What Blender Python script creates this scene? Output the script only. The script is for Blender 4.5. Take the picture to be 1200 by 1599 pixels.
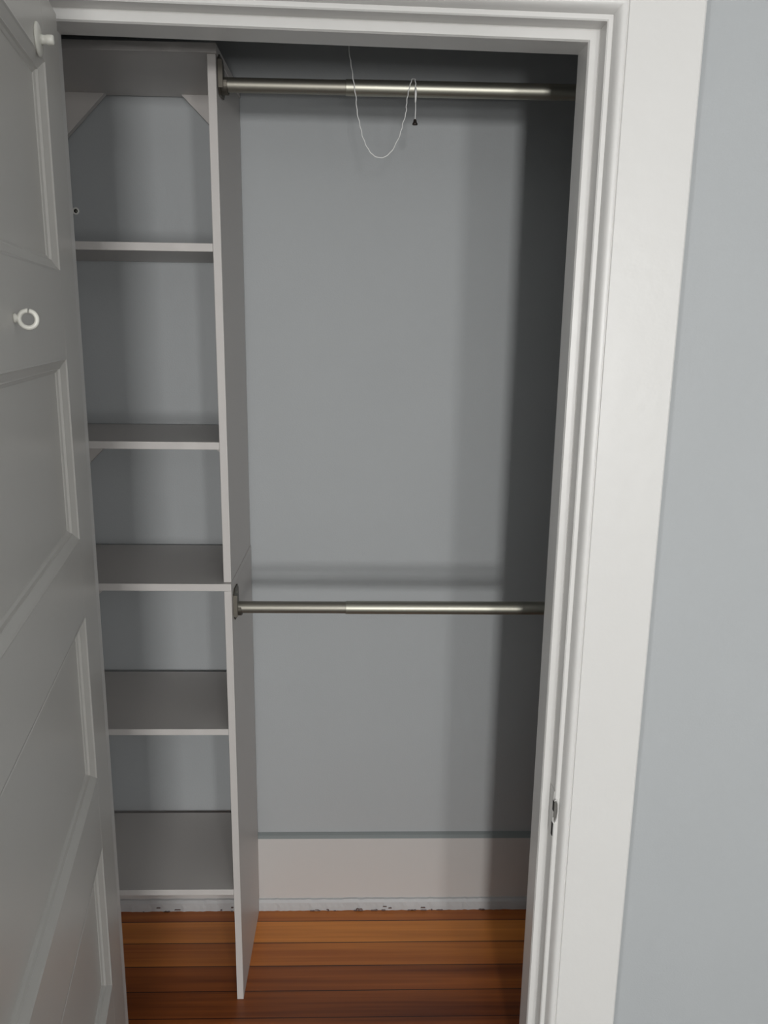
import bpy, bmesh, math, random
from mathutils import Vector, Matrix
random.seed(4)
for o in list(bpy.data.objects): bpy.data.objects.remove(o)
S = bpy.context.scene
COL = S.collection

# ---------------------------------------------------------------- camera
CX, CY, CZ = .2713, -1.9485, 1.57
PITCH, YAW, ROLL, FPX = .225, .0295, .0138, 1262.9
fw = Vector((math.sin(YAW)*math.cos(PITCH), math.cos(YAW)*math.cos(PITCH), -math.sin(PITCH)))
rt = Vector((math.cos(YAW), -math.sin(YAW), 0)); up = rt.cross(fw)
r2 = rt*math.cos(ROLL)+up*math.sin(ROLL); u2 = -rt*math.sin(ROLL)+up*math.cos(ROLL)
cam = bpy.data.cameras.new('camera'); camo = bpy.data.objects.new('camera', cam); COL.objects.link(camo)
cam.sensor_fit = 'VERTICAL'; cam.sensor_height = 36.0; cam.lens = 36.0*FPX/1599; cam.clip_start = .01
M = Matrix((r2, u2, -fw)).transposed().to_4x4(); M.translation = (CX, CY, CZ)
camo.matrix_world = M
S.camera = camo

# ---------------------------------------------------------------- light, world, exposure
S.view_settings.view_transform = 'Standard'; S.view_settings.look = 'None'
S.view_settings.gamma = 1.0; S.view_settings.use_curve_mapping = False
S.view_settings.exposure = 0.0
W = bpy.data.worlds.new('world'); S.world = W; W.use_nodes = True
W.node_tree.nodes['Background'].inputs[0].default_value = (.62, .72, .85, 1)
W.node_tree.nodes['Background'].inputs[1].default_value = 1.0
WINS = [(.32, .74, .62, 1.88), (1.34, 1.86, .62, 1.88)]      # x0, x1, z0, z1 of the two windows in the rear wall
def area(name, x, y, z, sx, sz, power, color, rot):
    l = bpy.data.lights.new(name, 'AREA'); l.shape = 'RECTANGLE'; l.size = sx; l.size_y = sz
    l.energy = power; l.color = color
    o = bpy.data.objects.new(name, l); COL.objects.link(o); o.location = (x, y, z); o.rotation_euler = rot
    return o
# daylight through the sashes of the two windows in the rear wall of the bedroom
for nm, x, pw in (('left', .54, 48), ('right', 1.62, 20)):
    for z, zn, sh in ((1.58, 'upper', 1.28), (.92, 'lower', .72)):
        area('daylight_%s_window_%s_sash' % (nm, zn), x, -5.66, z, .30, .42, pw*sh, (1.0, .992, .975), (math.radians(90), 0, 0))

# added fill for the doorway wall at an invented left window, kept off the closet by the open door
area('daylight_side_window', -1.81, -4.10, 1.35, .8, 1.2, 56, (1.0, .992, .975), (math.radians(90), 0, math.radians(-90)))

# ---------------------------------------------------------------- materials
def mat(name, col, rough=.5, metal=0, bump=0, bscale=200, mott=0, mscale=3, spec=.5, coat=0, bdist=.001):
    m = bpy.data.materials.new(name); m.use_nodes = True
    N = m.node_tree.nodes; L = m.node_tree.links; b = N['Principled BSDF']
    b.inputs['Base Color'].default_value = (*col, 1); b.inputs['Roughness'].default_value = rough
    b.inputs['Metallic'].default_value = metal; b.inputs['Specular IOR Level'].default_value = spec
    b.inputs['Coat Weight'].default_value = coat
    tc = N.new('ShaderNodeTexCoord')
    if mott:
        n = N.new('ShaderNodeTexNoise'); n.inputs['Scale'].default_value = mscale; n.inputs['Detail'].default_value = 4
        L.new(tc.outputs['Object'], n.inputs['Vector'])
        mx = N.new('ShaderNodeMix'); mx.data_type = 'RGBA'
        mx.inputs[6].default_value = (*[c*(1-mott) for c in col], 1); mx.inputs[7].default_value = (*[min(1, c*(1+mott)) for c in col], 1)
        L.new(n.outputs['Fac'], mx.inputs[0]); L.new(mx.outputs[2], b.inputs['Base Color'])
    if bump:
        n2 = N.new('ShaderNodeTexNoise'); n2.inputs['Scale'].default_value = bscale; n2.inputs['Detail'].default_value = 3
        L.new(tc.outputs['Object'], n2.inputs['Vector'])
        bp = N.new('ShaderNodeBump'); bp.inputs['Strength'].default_value = bump; bp.inputs['Distance'].default_value = bdist
        L.new(n2.outputs['Fac'], bp.inputs['Height']); L.new(bp.outputs['Normal'], b.inputs['Normal'])
    return m
PAINT = mat('blue_grey_wall_paint', (.388, .403, .412), .62, bump=.25, bscale=260, mott=.025, mscale=5)
CEIL = mat('ceiling_paint', (.82, .83, .83), .8, bump=.2)
TRIM = mat('white_gloss_trim', (.650, .640, .622), .36, bump=.38, bscale=34, mott=.015, mscale=9, bdist=.0018)
DOORP = mat('white_door_paint', (.555, .538, .508), .33, bump=.28, bscale=22, mott=.02, mscale=6, bdist=.0012)
BASE = mat('baseboard_paint', (.54, .52, .505), .45, bump=.2, bscale=30)
SHOE = mat('worn_shoe_paint', (.46, .465, .47), .5, bump=.5, bscale=60, mott=.06, mscale=20)
CAP = mat('grey_overpaint', (.21, .23, .23), .6, bump=.2, bscale=40)
LAM = mat('white_laminate', (.550, .522, .502), .42, bump=.12, bscale=900, bdist=.0004)
NICK = mat('brushed_nickel', (.40, .39, .335), .45, metal=1)
NICKD = mat('dull_inner_nickel', (.32, .305, .265), .5, metal=1)
RECESS_SHADE = mat('worn_grey_metal', (.14, .135, .125), .6, metal=.3)
BRK = mat('bracket_nickel', (.15, .138, .118), .5, metal=1)
STRING = mat('white_string', (.85, .85, .83), .8)
DARK = mat('dark_bronze', (.05, .04, .035), .4, metal=.6)
HOLE_SHADE = mat('dark_cavity', (.015, .013, .012), .9)
PLAS = mat('white_plastic', (.84, .83, .79), .4)
IVORY = mat('aged_white_enamel', (.70, .69, .63), .35, bump=.2, bscale=80)
CHIP = mat('bare_wood_chip', (.17, .11, .10), .8)
BOUNCE_CARPET = mat('grey_carpet', (.135, .130, .122), .95, bump=.8, bscale=400, mott=.15, mscale=150)

def wood():
    m = bpy.data.materials.new('fir_floor_boards'); m.use_nodes = True
    N = m.node_tree.nodes; L = m.node_tree.links; b = N['Principled BSDF']
    tc = N.new('ShaderNodeTexCoord'); sp = N.new('ShaderNodeSeparateXYZ'); L.new(tc.outputs['Object'], sp.inputs[0])
    def math_(op, a, bb=None):
        n = N.new('ShaderNodeMath'); n.operation = op
        for i, v in enumerate((a, bb)):
            if v is None: continue
            if isinstance(v, (int, float)): n.inputs[i].default_value = v
            else: L.new(v, n.inputs[i])
        return n.outputs[0]
    t = math_('DIVIDE', math_('MULTIPLY', math_('ADD', sp.outputs['Y'], -.0205), -1), .0785)   # board rows run away from the back wall
    row = math_('FLOOR', t); fr = math_('FRACT', t)
    wn = N.new('ShaderNodeTexWhiteNoise'); wn.noise_dimensions = '1D'; L.new(row, wn.inputs['W'])
    # first rows at the back of the closet, read off one by one, the rest random
    ramp = N.new('ShaderNodeValToRGB'); ramp.color_ramp.interpolation = 'CONSTANT'
    vals = [.62, 1.12, .80, .38, .30, .38, .6, .3]
    while len(ramp.color_ramp.elements) < len(vals): ramp.color_ramp.elements.new(.99)
    for i, v in enumerate(vals):
        e = ramp.color_ramp.elements[i]; e.position = i/8; e.color = (v, v, v, 1)
    L.new(math_('DIVIDE', math_('ADD', math_('FLOORED_MODULO', row, 8), .5), 8), ramp.inputs[0])
    mp = N.new('ShaderNodeMapping'); mp.inputs['Scale'].default_value = (1.6, 70, 1)
    L.new(tc.outputs['Object'], mp.inputs['Vector'])
    cb = N.new('ShaderNodeCombineXYZ'); L.new(math_('MULTIPLY', wn.outputs['Value'], 40), cb.inputs[0]); L.new(cb.outputs[0], mp.inputs['Location'])
    gr = N.new('ShaderNodeTexNoise'); gr.inputs['Scale'].default_value = 1; gr.inputs['Detail'].default_value = 6; gr.inputs['Distortion'].default_value = .35
    L.new(mp.outputs[0], gr.inputs['Vector'])
    mp2 = N.new('ShaderNodeMapping'); mp2.inputs['Scale'].default_value = (.8, 14, 1); L.new(tc.outputs['Object'], mp2.inputs['Vector'])
    g2 = N.new('ShaderNodeTexNoise'); g2.inputs['Scale'].default_value = 1; g2.inputs['Detail'].default_value = 3; L.new(mp2.outputs[0], g2.inputs['Vector'])
    tone = math_('ADD', math_('ADD', math_('MULTIPLY', ramp.outputs[0], .75), math_('MULTIPLY', math_('SUBTRACT', gr.outputs['Fac'], .5), .55)),
                 math_('MULTIPLY', math_('SUBTRACT', g2.outputs['Fac'], .5), .8))
    cr = N.new('ShaderNodeValToRGB'); e = cr.color_ramp.elements
    e[0].position = 0; e[0].color = (.10, .022, .008, 1); e[1].position = 1; e[1].color = (.80, .295, .055, 1)
    k = e.new(.45); k.color = (.40, .112, .022, 1)
    L.new(tone, cr.inputs[0])
    gap = math_('LESS_THAN', math_('ABSOLUTE', math_('SUBTRACT', fr, .5)), .484)
    mx = N.new('ShaderNodeMix'); mx.data_type = 'RGBA'; mx.inputs[6].default_value = (.04, .010, .006, 1)
    L.new(gap, mx.inputs[0]); L.new(cr.outputs[0], mx.inputs[7]); L.new(mx.outputs[2], b.inputs['Base Color'])
    b.inputs['Roughness'].default_value = .34
    bp = N.new('ShaderNodeBump'); bp.inputs['Strength'].default_value = .4; bp.inputs['Distance'].default_value = .001
    L.new(gap, bp.inputs['Height']); L.new(bp.outputs[0], b.inputs['Normal'])
    return m
WOOD = wood()

# ---------------------------------------------------------------- helpers
def link(name, bm, m, parent=None, smooth=False, kind=None, label=None, cat=None, group=None):
    me = bpy.data.meshes.new(name); bmesh.ops.recalc_face_normals(bm, faces=bm.faces); bm.to_mesh(me); bm.free()
    me.materials.append(m)
    if smooth:
        for p in me.polygons: p.use_smooth = True
    o = bpy.data.objects.new(name, me); COL.objects.link(o)
    if parent: o.parent = parent
    tag(o, label, cat, group, kind); return o
def tag(o, label=None, cat=None, group=None, kind=None):
    if label: o['label'] = label
    if cat: o['category'] = cat
    if group: o['group'] = group
    if kind: o['kind'] = kind
def empty(name, loc=(0, 0, 0), rz=0, **k):
    o = bpy.data.objects.new(name, None); COL.objects.link(o); o.location = loc; o.rotation_euler = (0, 0, rz)
    o.empty_display_size = .05; tag(o, **k); return o
def box(bm, x0, x1, y0, y1, z0, z1, bev=0):
    b2 = bmesh.new(); bmesh.ops.create_cube(b2, size=1)
    for v in b2.verts:
        v.co = Vector(((x0+x1)/2+v.co.x*(x1-x0), (y0+y1)/2+v.co.y*(y1-y0), (z0+z1)/2+v.co.z*(z1-z0)))
    if bev: bmesh.ops.bevel(b2, geom=list(b2.edges), offset=bev, segments=2, profile=.5, affect='EDGES')
    merge(bm, b2)
def merge(bm, b2, mtx=None):
    vs = {}
    for v in b2.verts: vs[v] = bm.verts.new(mtx @ v.co if mtx else v.co)
    for f in b2.faces:
        try: bm.faces.new([vs[v] for v in f.verts])
        except ValueError: pass
    b2.free()
def bx(*a, **k):
    bm = bmesh.new(); box(bm, *a, **k); return bm
def frame_at(d):
    d = d.normalized(); a = Vector((0, 0, 1)) if abs(d.z) < .9 else Vector((1, 0, 0))
    u = d.cross(a).normalized(); return u, d.cross(u).normalized()
def tube(bm, path, r, n=10, cap=True, closed=False):
    P = [Vector(p) for p in path]; rs = r if isinstance(r, (list, tuple)) else [r]*len(P); rings = []
    u = None
    for i, p in enumerate(P):
        if closed: d = (P[(i+1) % len(P)]-P[i-1]).normalized()
        else: d = (P[min(i+1, len(P)-1)]-P[max(i-1, 0)]).normalized()
        if u is None: u, w = frame_at(d)
        else:
            u = (u-d*u.dot(d)).normalized(); w = d.cross(u)
        rings.append([bm.verts.new(p+(u*math.cos(2*math.pi*k/n)+w*math.sin(2*math.pi*k/n))*rs[i]) for k in range(n)])
    for i in range(len(rings)-(0 if closed else 1)):
        a, b = rings[i], rings[(i+1) % len(rings)]
        for k in range(n): bm.faces.new((a[k], a[(k+1) % n], b[(k+1) % n], b[k]))
    if cap and not closed: bm.faces.new(rings[0][::-1]); bm.faces.new(rings[-1])
def lathe(bm, origin, axis, prof, n=24):
    """prof: list of (distance along axis, radius)"""
    o = Vector(origin); d = Vector(axis).normalized(); u, w = frame_at(d); rings = []
    for h, r in prof:
        rings.append([bm.verts.new(o+d*h+(u*math.cos(2*math.pi*k/n)+w*math.sin(2*math.pi*k/n))*max(r, 1e-5)) for k in range(n)])
    for a, b in zip(rings, rings[1:]):
        for k in range(n): bm.faces.new((a[k], a[(k+1) % n], b[(k+1) % n], b[k]))
    bm.faces.new(rings[0][::-1]); bm.faces.new(rings[-1])
def spline(P, k=6):
    P = [Vector(p) for p in P]; out = []
    for i in range(len(P)-1):
        a, b, c, d = P[max(i-1, 0)], P[i], P[i+1], P[min(i+2, len(P)-1)]
        for j in range(k):
            t = j/k
            out.append(.5*((2*b)+(c-a)*t+(2*a-5*b+4*c-d)*t*t+(3*b-a-3*c+d)*t**3))
    out.append(P[-1]); return out
def prism(bm, poly, axis, a, b):
    """poly: 2D points; axis 'x': (y,z), 'y': (x,z), 'z': (x,y)"""
    def P(p, t): return {'x': (t, p[0], p[1]), 'y': (p[0], t, p[1]), 'z': (p[0], p[1], t)}[axis]
    A = [bm.verts.new(P(p, a)) for p in poly]; B = [bm.verts.new(P(p, b)) for p in poly]
    n = len(poly); bm.faces.new(A[::-1]); bm.faces.new(B)
    for i in range(n): bm.faces.new((A[i], A[(i+1) % n], B[(i+1) % n], B[i]))

# ---------------------------------------------------------------- dimensions
XL, XR = -.2255, .634              # rabbet faces of the door opening
ZHL, ZHR = 2.031, 2.019           # head rabbet, left and right end (the head hangs a little out of level)
YF = -.62                         # room face of the front wall
YI = -.520                        # closet face of the front wall
CLX0, CLX1 = -.425, .98           # closet side walls
ZC = 2.46
RX0, RX1, RY = -1.75, 2.9, -5.6   # bedroom

# ---------------------------------------------------------------- structure
st = dict(kind='structure')
link('floor', bx(CLX0-.08, CLX1+.08, -.60, .02, -.05, 0), WOOD, label='reddish fir board floor running across the closet', **st)
link('floor', bx(RX0-.1, RX1+.1, RY-.1, -.60, -.05, 0), BOUNCE_CARPET, label='grey bedroom carpet in front of the closet', **st)  # carpet invented to keep red floor bounce out of the closet shadows
link('ceiling', bx(RX0-.1, RX1+.1, RY-.1, .1, ZC, ZC+.08), CEIL, **st)
link('wall_back', bx(CLX0-.08, CLX1+.08, .004, .1, 0, ZC), PAINT, label='blue-grey painted back wall of the closet', **st)
link('wall_left', bx(CLX0-.08, CLX0, YI, .004, 0, ZC), PAINT, **st)
link('wall_right', bx(CLX1, CLX1+.08, YI, .004, 0, ZC), PAINT, **st)
bm = bmesh.new()
box(bm, RX0, XL-.018, YF, YI, 0, ZC); box(bm, XR+.018, RX1, YF, YI, 0, ZC)
prism(bm, [(XL-.018, ZHL+.016), (XR+.018, ZHR+.016), (XR+.018, ZC), (XL-.018, ZC)], 'y', YF, YI)
link('wall_front', bm, PAINT, label='blue-grey bedroom wall around the closet doorway', **st)
bm = bmesh.new(); SW = (-4.55, -3.65, .70, 2.0)
for y0, y1, c0, c1 in ((RY, SW[0], 0, ZC), (SW[1], YF, 0, ZC), (SW[0], SW[1], 0, SW[2]), (SW[0], SW[1], SW[3], ZC)): box(bm, RX0-.1, RX0, y0, y1, c0, c1)
link('wall_room_left', bm, PAINT, **st)
we = empty('window_3', (RX0, (SW[0]+SW[1])/2, SW[2]), kind='structure'); bm = bmesh.new(); hw = (SW[1]-SW[0])/2; hh = SW[3]-SW[2]  # unseen window, added to go with the side fill light
box(bm, -.05, 0, -hw, -hw+.04, 0, hh); box(bm, -.05, 0, hw-.04, hw, 0, hh); box(bm, -.05, 0, -hw, hw, 0, .05); box(bm, -.05, 0, -hw, hw, hh-.05, hh); box(bm, -.05, 0, -hw, hw, hh/2-.03, hh/2+.03)
link('window_frame', bm, TRIM, we)
link('wall_room_right', bx(RX1, RX1+.1, RY, YF, 0, ZC), PAINT, **st)
bm = bmesh.new(); (a0, a1, z0, z1), (b0, b1, _, _) = WINS; RR = RY
for x0, x1, c0, c1 in ((RX0, a0, 0, ZC), (a1, b0, 0, ZC), (b1, RX1, 0, ZC), (a0, a1, 0, z0), (b0, b1, 0, z0), (a0, a1, z1, ZC), (b0, b1, z1, ZC)):
    box(bm, x0, x1, RR-.1, RR, c0, c1)
link('wall_room_rear', bm, PAINT, **st)
for i, (x0, x1, z0, z1) in enumerate(WINS):
    we = empty('window_%d' % (i+1), ((x0+x1)/2, RY, z0), kind='structure')
    bm = bmesh.new(); hw = (x1-x0)/2; hh = z1-z0
    box(bm, -hw, -hw+.04, -.05, 0, 0, hh); box(bm, hw-.04, hw, -.05, 0, 0, hh)
    box(bm, -hw, hw, -.05, 0, 0, .05); box(bm, -hw, hw, -.05, 0, hh-.05, hh); box(bm, -hw, hw, -.05, 0, hh/2-.04, hh/2+.04)
    link('window_frame', bm, TRIM, we)
    bm = bmesh.new()
    box(bm, -hw-.11, -hw, .0, .02, -.1, hh+.11); box(bm, hw, hw+.11, 0, .02, -.1, hh+.11); box(bm, -hw, hw, 0, .02, hh, hh+.11); box(bm, -hw-.13, hw+.13, 0, .05, -.03, 0)
    link('window_casing', bm, TRIM, we)

# closet baseboard: white board, grey overpainted sloping cap, worn shoe moulding
bb = empty('baseboard_back', ((CLX0+CLX1)/2, 0, 0), kind='structure', label='white baseboard along the closet back wall')
hwid = (CLX1-CLX0)/2
bm = bmesh.new(); prism(bm, [(.004, 0), (-.008, 0), (-.008, .2165), (.004, .2165)], 'x', -hwid, hwid); link('board', bm, BASE, bb)
bm = bmesh.new(); prism(bm, [(.004, .2165), (-.008, .2165), (-.007, .2185), (-.003, .224), (.004, .230)], 'x', -hwid, hwid)
link('cap', bm, CAP, bb, label='grey overpainted top edge of the baseboard')
bm = bmesh.new(); NS = 160; rows = []
for i in range(NS+1):
    x = -hwid+2*hwid*i/NS; j = random.uniform(-.0012, .0012)
    rows.append([bm.verts.new((x, yy, zz)) for yy, zz in ((-.008, .033+j*.6), (-.0125, .031+j), (-.0165, .024), (-.018+j, .012), (-.0185+j, .0005), (-.008, .0005))])
for a, b in zip(rows, rows[1:]):
    for k in range(6): bm.faces.new((a[k], a[(k+1) % 6], b[(k+1) % 6], b[k]))
bm.faces.new(rows[0]); bm.faces.new(rows[-1][::-1])
shoe = link('shoe_moulding', bm, SHOE, bb, label='worn grey-white moulding at the floor')
bm = bmesh.new()
for i in range(34):       # chipped paint along the lower edge
    x = random.choice([random.uniform(-.60, -.32), random.uniform(-.23, .0), random.uniform(0, .35)])
    L_ = random.uniform(.004, .022); h = random.uniform(.001, .003); z = random.choice([.001, .001, random.uniform(.003, .014)])
    prism(bm, [(x, z), (x+L_, z), (x+L_*.8, z+h), (x+L_*.45, z+h*.6), (x+L_*.2, z+h)], 'y', -.0215, -.0180)
link('chipped_paint', bm, CHIP, shoe, label='dark bare patches in the paint')

# jambs, stops and casings
def jamb_pt(side, u, z=None):
    """point on a line offset outward by u from the opening's rabbet line"""
    return (XL-u if side < 0 else XR+u)
def zh(x, u=0): return ZHL+(ZHR-ZHL)*(x-XL)/(XR-XL)+u
def side_strip(bm, side, prof):
    """prof: closed list of (u, y), extruded from the floor up to the mitre with the head"""
    A = []; B = []
    for u, y in prof:
        x = jamb_pt(side, u); A.append(bm.verts.new((x, y, 0))); B.append(bm.verts.new((x, y, zh(x, u))))
    skin(bm, A, B)
def head_strip(bm, prof):
    A = []; B = []; n = 1
    for u, y in prof:
        xa, xb = XL-u, XR+u; A.append(bm.verts.new((xa, y, zh(xa, u)))); B.append(bm.verts.new((xb, y, zh(xb, u))))
    skin(bm, A, B)
def skin(bm, A, B):
    n = len(A); bm.faces.new(A[::-1]); bm.faces.new(B)
    for i in range(n): bm.faces.new((A[i], A[(i+1) % n], B[(i+1) % n], B[i]))
JAMB = [(0, YI), (0, YF+.002), (.002, YF), (.018, YF), (.018, YI)]
STOP = [(0, YI), (-.017, YI), (-.0175, -.581), (-.0155, -.585), (-.002, -.5855), (0, -.584)]
bead = [(.0085+.0145*t, YF-.003-.0165*(1-(1-min(1, t*1.02))**3.2)) for t in [i/12 for i in range(13)]]
CASE = [(.0085, YF)]+bead+[(.0240, -.6375), (.0250, -.6375), (.0260, -.640), (.1375, -.640), (.1400, -.6385), (.1400, YF)]
def frame_piece(name, side, label):
    e = empty(name, (0, 0, 0), kind='structure', label=label)
    for nm, prof in (('jamb', JAMB), ('door_stop', STOP), ('casing', CASE)):
        bm = bmesh.new()
        if side: side_strip(bm, side, prof)
        else: head_strip(bm, prof)
        link(nm, bm, TRIM, e)
frame_piece('trim_1', 1, 'white painted doorway side on the right with wide flat casing')
frame_piece('trim_2', 0, 'white painted doorway head above the closet opening')
frame_piece('trim_3', -1, 'white painted doorway side behind the open door')

# ---------------------------------------------------------------- the open panelled door
G = math.radians(9.5); DW, DT, DZ0, DZ1 = .838, .035, .008, 2.012
door = empty('door_1', (-.1815, -.615, 0), -(math.pi/2-G), kind='structure', label='white five-panel door standing open on the left')
S0, S1 = .115, .723
PZ = [(1.640, 1.917), (1.242, 1.520), (.834, 1.120), (.428, .708), (.150, .310)]
bm = bmesh.new()
box(bm, 0, S0, -DT, 0, DZ0, DZ1, bev=.0015); box(bm, S1, DW, -DT, 0, DZ0, DZ1, bev=.0015)
zs = [DZ1]+[v for p in PZ for v in (p[1], p[0])]+[DZ0]
for i in range(0, len(zs), 2): box(bm, S0-.002, S1+.002, -DT+.0002, -.0002, zs[i+1], zs[i])
link('door_frame', bm, DOORP, door)
MP = [(0, 0), (.0025, .0006), (.0045, -.0015), (.014, -.0072), (.0155, -.0072), (.0170, -.0105), (.0205, -.0125), (.0215, -.0140)]
for z0, z1 in PZ:
    pan = link('door_panel', bx(S0-.002, S1+.002, -DT+.014, -.0138, z0-.002, z1+.002), DOORP, door)
    bm = bmesh.new(); rings = []
    for u, y in MP:
        rings.append([bm.verts.new(c) for c in ((S0+u, y, z0+u), (S1-u, y, z0+u), (S1-u, y, z1-u), (S0+u, y, z1-u))])
    for a, b in zip(rings, rings[1:]):
        for k in range(4): bm.faces.new((a[k], a[(k+1) % 4], b[(k+1) % 4], b[k]))
    link('panel_moulding', bm, DOORP, pan)
# coat peg on the top rail
peg = empty('coat_peg', (.157, 0, 1.930)); peg.parent = door; peg['label'] = 'white coat peg on an oval plate, top rail of the door'
bm = bmesh.new(); lathe(bm, (0, 0, 0), (0, 1, 0), [(0, .0205), (.0020, .0205), (.0036, .018), (.0045, .011), (.005, .004)], 28)
link('peg_plate', bm, IVORY, peg, True)
bm = bmesh.new(); lathe(bm, (0, .004, 0), (0, 1, .02), [(0, .0070), (.004, .0055), (.007, .0055), (.0085, .0062), (.0145, .0064), (.0165, .0055), (.017, .003)], 20)
link('peg_post', bm, IVORY, peg, True)
# white screw eye in the middle of the second rail
eye = empty('screw_eye', (.407, 0, 1.574)); eye.parent = door; eye['label'] = 'white painted ring hook on the second rail of the door'
bm = bmesh.new(); lathe(bm, (0, 0, 0), (0, 1, 0), [(0, .0055), (.002, .005), (.004, .0026), (.0062, .0024)], 14)
link('eye_shank', bm, IVORY, eye, True)
bm = bmesh.new(); R_ = .0094; cy_ = .0050+R_
tube(bm, [(0, cy_+R_*math.sin(t), R_*math.cos(t)*.98-.001) for t in [.1+2*math.pi*(i+.6)/41 for i in range(41)]], .0026, 10)
link('eye_ring', bm, IVORY, eye, True)
# hinges in the gap at the jamb
for z in (.28, 1.05, 1.78):
    bm = bmesh.new(); lathe(bm, (-.004, -DT-.004, z-.045), (0, 0, 1), [(-.004, .003), (0, .006), (.09, .006), (.094, .003)], 14)
    link('hinge', bm, DOORP, door)

# ---------------------------------------------------------------- strike plate on the right jamb
sp = empty('strike_plate', (XR, -.603, .69), label='paint-covered latch strike plate on the right doorway jamb', cat='strike plate')
bm = bmesh.new(); box(bm, -.0012, 0, -.0125, .013, -.047, .047, bev=.0004); link('plate', bm, TRIM, sp)
bm = bmesh.new()
tube(bm, spline([(-.0008, -.0190, .031), (.0018, -.0192, .034), (.0052, -.0196, .027), (.0062, -.0200, .010), (.0050, -.0200, -.004), (.0022, -.0205, -.012), (-.0012, -.0200, -.013), (-.0022, -.0190, -.002)], 5), .0010, 8)
link('strike_lip', bm, TRIM, sp, True, label='curled painted lip of the plate')
for z0, z1 in ((.008, .028), (-.043, -.017)):
    link('latch_slot', bx(-.0017, -.0004, -.0165, -.0085, z0, z1, bev=.0003), HOLE_SHADE, sp, label='dark slot in the plate')  # near-black block, the slot's inner shade put into its colour
bm = bmesh.new(); prism(bm, [(-.0008, .030), (.0018, .032), (.0046, .025), (.0054, .010), (.0040, -.004), (.0018, -.010), (-.0008, -.011)], 'y', -.0180, -.0168)
link('worn_patch', bm, RECESS_SHADE, sp, label='dark worn metal inside the lip')  # dark colour stands for the shade in the recess behind the lip

# ---------------------------------------------------------------- shelf towers
T = .0155
def brace(bm, xin, sgn, ztop, size, y0=-.029, y1=-.0125):
    prism(bm, [(xin, ztop), (xin+sgn*size, ztop), (xin, ztop-size)], 'y', y0, y1)
LX = -.396
# lower unit
YFl, YB = -.317, -.012
lo = empty('shelf_unit', ((LX)/2-.01, (YFl+YB)/2, 0), label='lower white laminate shelf unit standing on the wooden floor', cat='shelf unit')
ox, oy = lo.location.x, lo.location.y
def lb(p, e, mat_=LAM, name='shelf', label=None, bev=.0008, oz=0):
    x0, x1, y0, y1, z0, z1 = p; a = e.location
    return link(name, bx(x0-a.x, x1-a.x, y0-a.y, y1-a.y, z0-a.z, z1-a.z, bev=bev), mat_, e, label=label)
YBb = -.0195      # panels and the lowest shelf clear the baseboard's shoe
lb((-T, 0, YFl, YB+.004, .0, 1.0225), lo, name='side_panel')
lb((LX-T, LX, YFl, YB+.004, .0, 1.0225), lo, name='side_panel')
lb((LX-T, 0, YFl-.0005, YB+.004, 1.0227, 1.0385), lo, name='top_panel')
for z in (.300, .7045):
    lb((LX+.0004, -T-.0004, YFl+.001, YB, z-T+.001, z), lo, name='shelf')
for xin, sg in ((LX, 1), (-T, -1)):
    bm = bmesh.new(); brace(bm, xin-ox, sg, 1.0225, .128, YB-oy-.016, YB-oy); link('corner_brace', bm, LAM, lo)
# upper unit, set back a little on the lower one
YFu = -.306
upu = empty('shelf_unit', (LX/2-.01, (YFu+YB)/2, 1.0388), label='upper white laminate shelf unit stacked on the lower one', cat='shelf unit')
lb((-T-.002, -.0015, YFu, YB+.004, 1.0388, 2.0545), upu, name='side_panel')
lb((LX-T, LX, YFu, YB+.004, 1.0388, 2.0545), upu, name='side_panel')
lb((LX-T, .0004, YFu-.006, YB+.004, 2.0548, 2.0713), upu, name='top_panel')
for z in (1.3366, 1.7225):
    lb((LX+.0004, -T-.0024, YFu+.001, YB, z-T, z), upu, name='shelf')
for zt, s_ in ((2.0547, .107), (1.3210, .097)):
    for xin, sg in ((LX, 1), (-T-.002, -1)):
        bm = bmesh.new(); brace(bm, xin-upu.location.x, sg, zt-upu.location.z, s_, YB-upu.location.y-.016, YB-upu.location.y); link('corner_brace', bm, LAM, upu)

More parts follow.
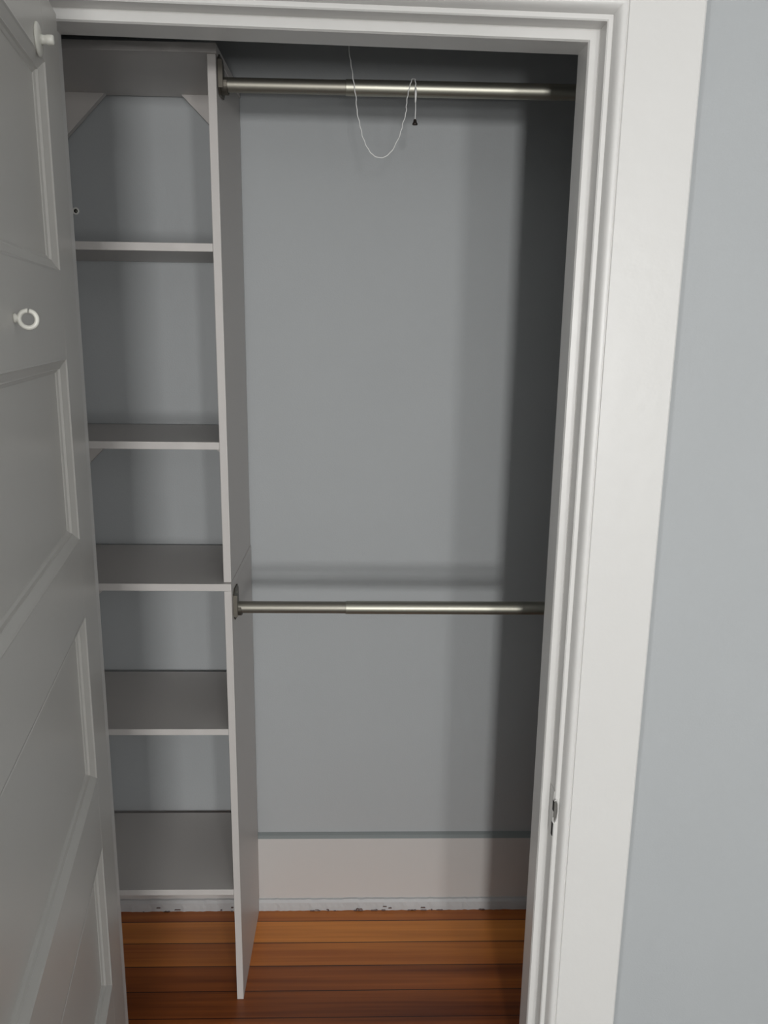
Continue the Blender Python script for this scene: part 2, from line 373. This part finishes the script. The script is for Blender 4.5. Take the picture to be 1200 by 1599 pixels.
# ---------------------------------------------------------------- rods
def rod(z, yr, label, xj, flip):
    e = empty('closet_rod', (.48, yr, z), label=label, cat='closet rod', group='nickel closet rods')
    a = e.location
    bm = bmesh.new(); lathe(bm, (.006-a.x, 0, 0), (1, 0, 0), [(0, .0131), (xj+.01, .0131)], 32); o = link('inner_tube', bm, NICKD, e, True)
    bm = bmesh.new(); L_ = CLX1-.006-xj
    lathe(bm, (xj-a.x, 0, 0), (1, 0, 0), [(0, .0133), (0, .0138), (.0006, .01445), (.0012, .01445), (L_, .01445)], 32); o2 = link('outer_tube', bm, NICK, e, True)
    for q in (o, o2):
        md = q.modifiers.new('edge', 'EDGE_SPLIT'); md.split_angle = math.radians(20)
    for side in (0, 1):
        b = empty('rod_bracket', ((.0004-a.x) if side == 0 else (CLX1-a.x), 0, 0), 0 if side == 0 else math.pi); b.parent = e
        # U-shaped bracket: back plate with a raised rim, open at the top
        bm = bmesh.new()
        prism(bm, [(-.030, .012), (-.030, -.012), (-.018, -.022), (.018, -.022), (.030, -.012), (.030, .036), (.018, .047), (-.018, .047), (-.030, .036)], 'x', 0, .0028)
        link('back_plate', bm, BRK, b)
        bm = bmesh.new(); A = []
        for i in range(17):
            t = math.pi+math.pi*i/16; A.append((math.cos(t), math.sin(t)))
        pr = [(.0180*c, .0180*s_) for c, s_ in A]; pin = [(.0149*c, .0149*s_) for c, s_ in A[::-1]]
        poly = [(-.0180, .004)]+pr+[(.0180, .004), (.0149, .004)]+pin+[(-.0149, .004)]
        V = [[bm.verts.new((x, p[0], p[1])) for p in poly] for x in (.0028, .0140)]
        nn = len(poly)
        for i in range(nn): bm.faces.new((V[0][i], V[0][(i+1) % nn], V[1][(i+1) % nn], V[1][i]))
        h = nn//2
        for i in range(h-1):
            bm.faces.new((V[1][i], V[1][i+1], V[1][nn-2-i], V[1][nn-1-i]))
        link('rod_cup', bm, BRK, b)
        bm = bmesh.new(); prism(bm, [(-.030, .036), (-.030, -.012), (-.0275, -.012), (-.0275, .036)], 'x', .0028, .0085)
        link('front_rim', bm, BRK, b)
        for (yy, zz) in ((0, .034), (.0, -.0175)):
            bm = bmesh.new(); lathe(bm, (.0028, yy if zz > 0 else .024, zz if zz > 0 else 0), (1, 0, 0), [(0, .0036), (.0012, .0032), (.0016, .0015)], 12); link('screw', bm, NICK, b, True)
    return e
rod(2.0125, -.268, 'upper brushed nickel closet rod at the top with the white cord over it', .237, 0)
rod(.9710, -.270, 'lower brushed nickel closet rod at mid height, no cord on it', .240, 0)

# ---------------------------------------------------------------- pull cord draped over the upper rod
pc = empty('pull_cord', (.362, -.268, 2.0125+.0145), label='thin white light pull cord looped over the upper closet rod', cat='pull cord')
pa = pc.location
yc = -.290
pts = [(.236, -.292, ZC), (.239, yc, 2.26), (.243, yc, 2.085), (.2475, yc, 2.046), (.252, yc, 2.018), (.2565, yc, 1.991), (.259, yc, 1.965), (.265, yc, 1.941),
       (.2705, yc, 1.920), (.2800, yc, 1.901), (.2910, yc, 1.889), (.302, yc, 1.8855), (.3125, yc, 1.887), (.3265, yc, 1.899), (.3400, yc, 1.925), (.3455, yc, 1.945),
       (.3515, yc, 1.966), (.3520, yc, 1.980), (.3545, -.2875, 1.998), (.3585, -.284, 2.0145), (.3620, -.277, 2.0265), (.3650, -.271, 2.0295), (.3680, -.277, 2.0270), (.3690, -.2835, 2.0150), (.3692, -.2860, 2.000), (.3690, -.2870, 1.985)]
bm = bmesh.new(); sm = spline(pts, 6)
sm = [Vector((p.x+.0006*math.sin(i*1.3), p.y, p.z))-pa for i, p in enumerate(sm)]
tube(bm, sm, .00085, 7); link('cord', bm, STRING, pc, True)
bm = bmesh.new(); tube(bm, [Vector((.3692, -.2855, 2.010))-pa, Vector((.3694, -.2865, 1.998))-pa, Vector((.3692, -.2875, 1.984))-pa], [.0016, .0022, .0012], 8); link('cord_knot', bm, STRING, pc, True)
bm = bmesh.new(); tube(bm, [Vector(p)-pa for p in ((.3692, -.2870, 1.988), (.3698, -.2872, 1.972), (.3690, -.2870, 1.953))], .0009, 7); link('cord_tail', bm, STRING, pc, True)
bm = bmesh.new(); lathe(bm, Vector((.3690, -.2870, 1.9550))-pa, (0, 0, -1), [(0, .0018), (.0012, .0028), (.005, .0034), (.0080, .0052), (.0100, .0050)], 16); link('end_bell', bm, DARK, pc, True, label='small dark metal bell on the cord end')

# ---------------------------------------------------------------- wall anchor behind the shelves
an = empty('wall_anchor', (-.378, .004, 1.816), label='small plastic screw anchor in the back wall beside the door edge', cat='wall anchor')
bm = bmesh.new(); tube(bm, [(.0062*math.cos(2*math.pi*i/20), -.0012, .0062*math.sin(2*math.pi*i/20)) for i in range(20)], .0020, 8, closed=True); link('anchor_collar', bm, PLAS, an, True)
bm = bmesh.new(); lathe(bm, (0, -.0004, 0), (0, -1, 0), [(0, .0045), (.0004, .0045)], 16); link('anchor_hole', bm, HOLE_SHADE, an)  # flat near-black disc painted as the shade inside the hole
bm = bmesh.new(); lathe(bm, (.0012, -.0008, -.0005), (0, -1, 0), [(0, .0019), (.0012, .0016)], 12); link('screw', bm, NICK, an)
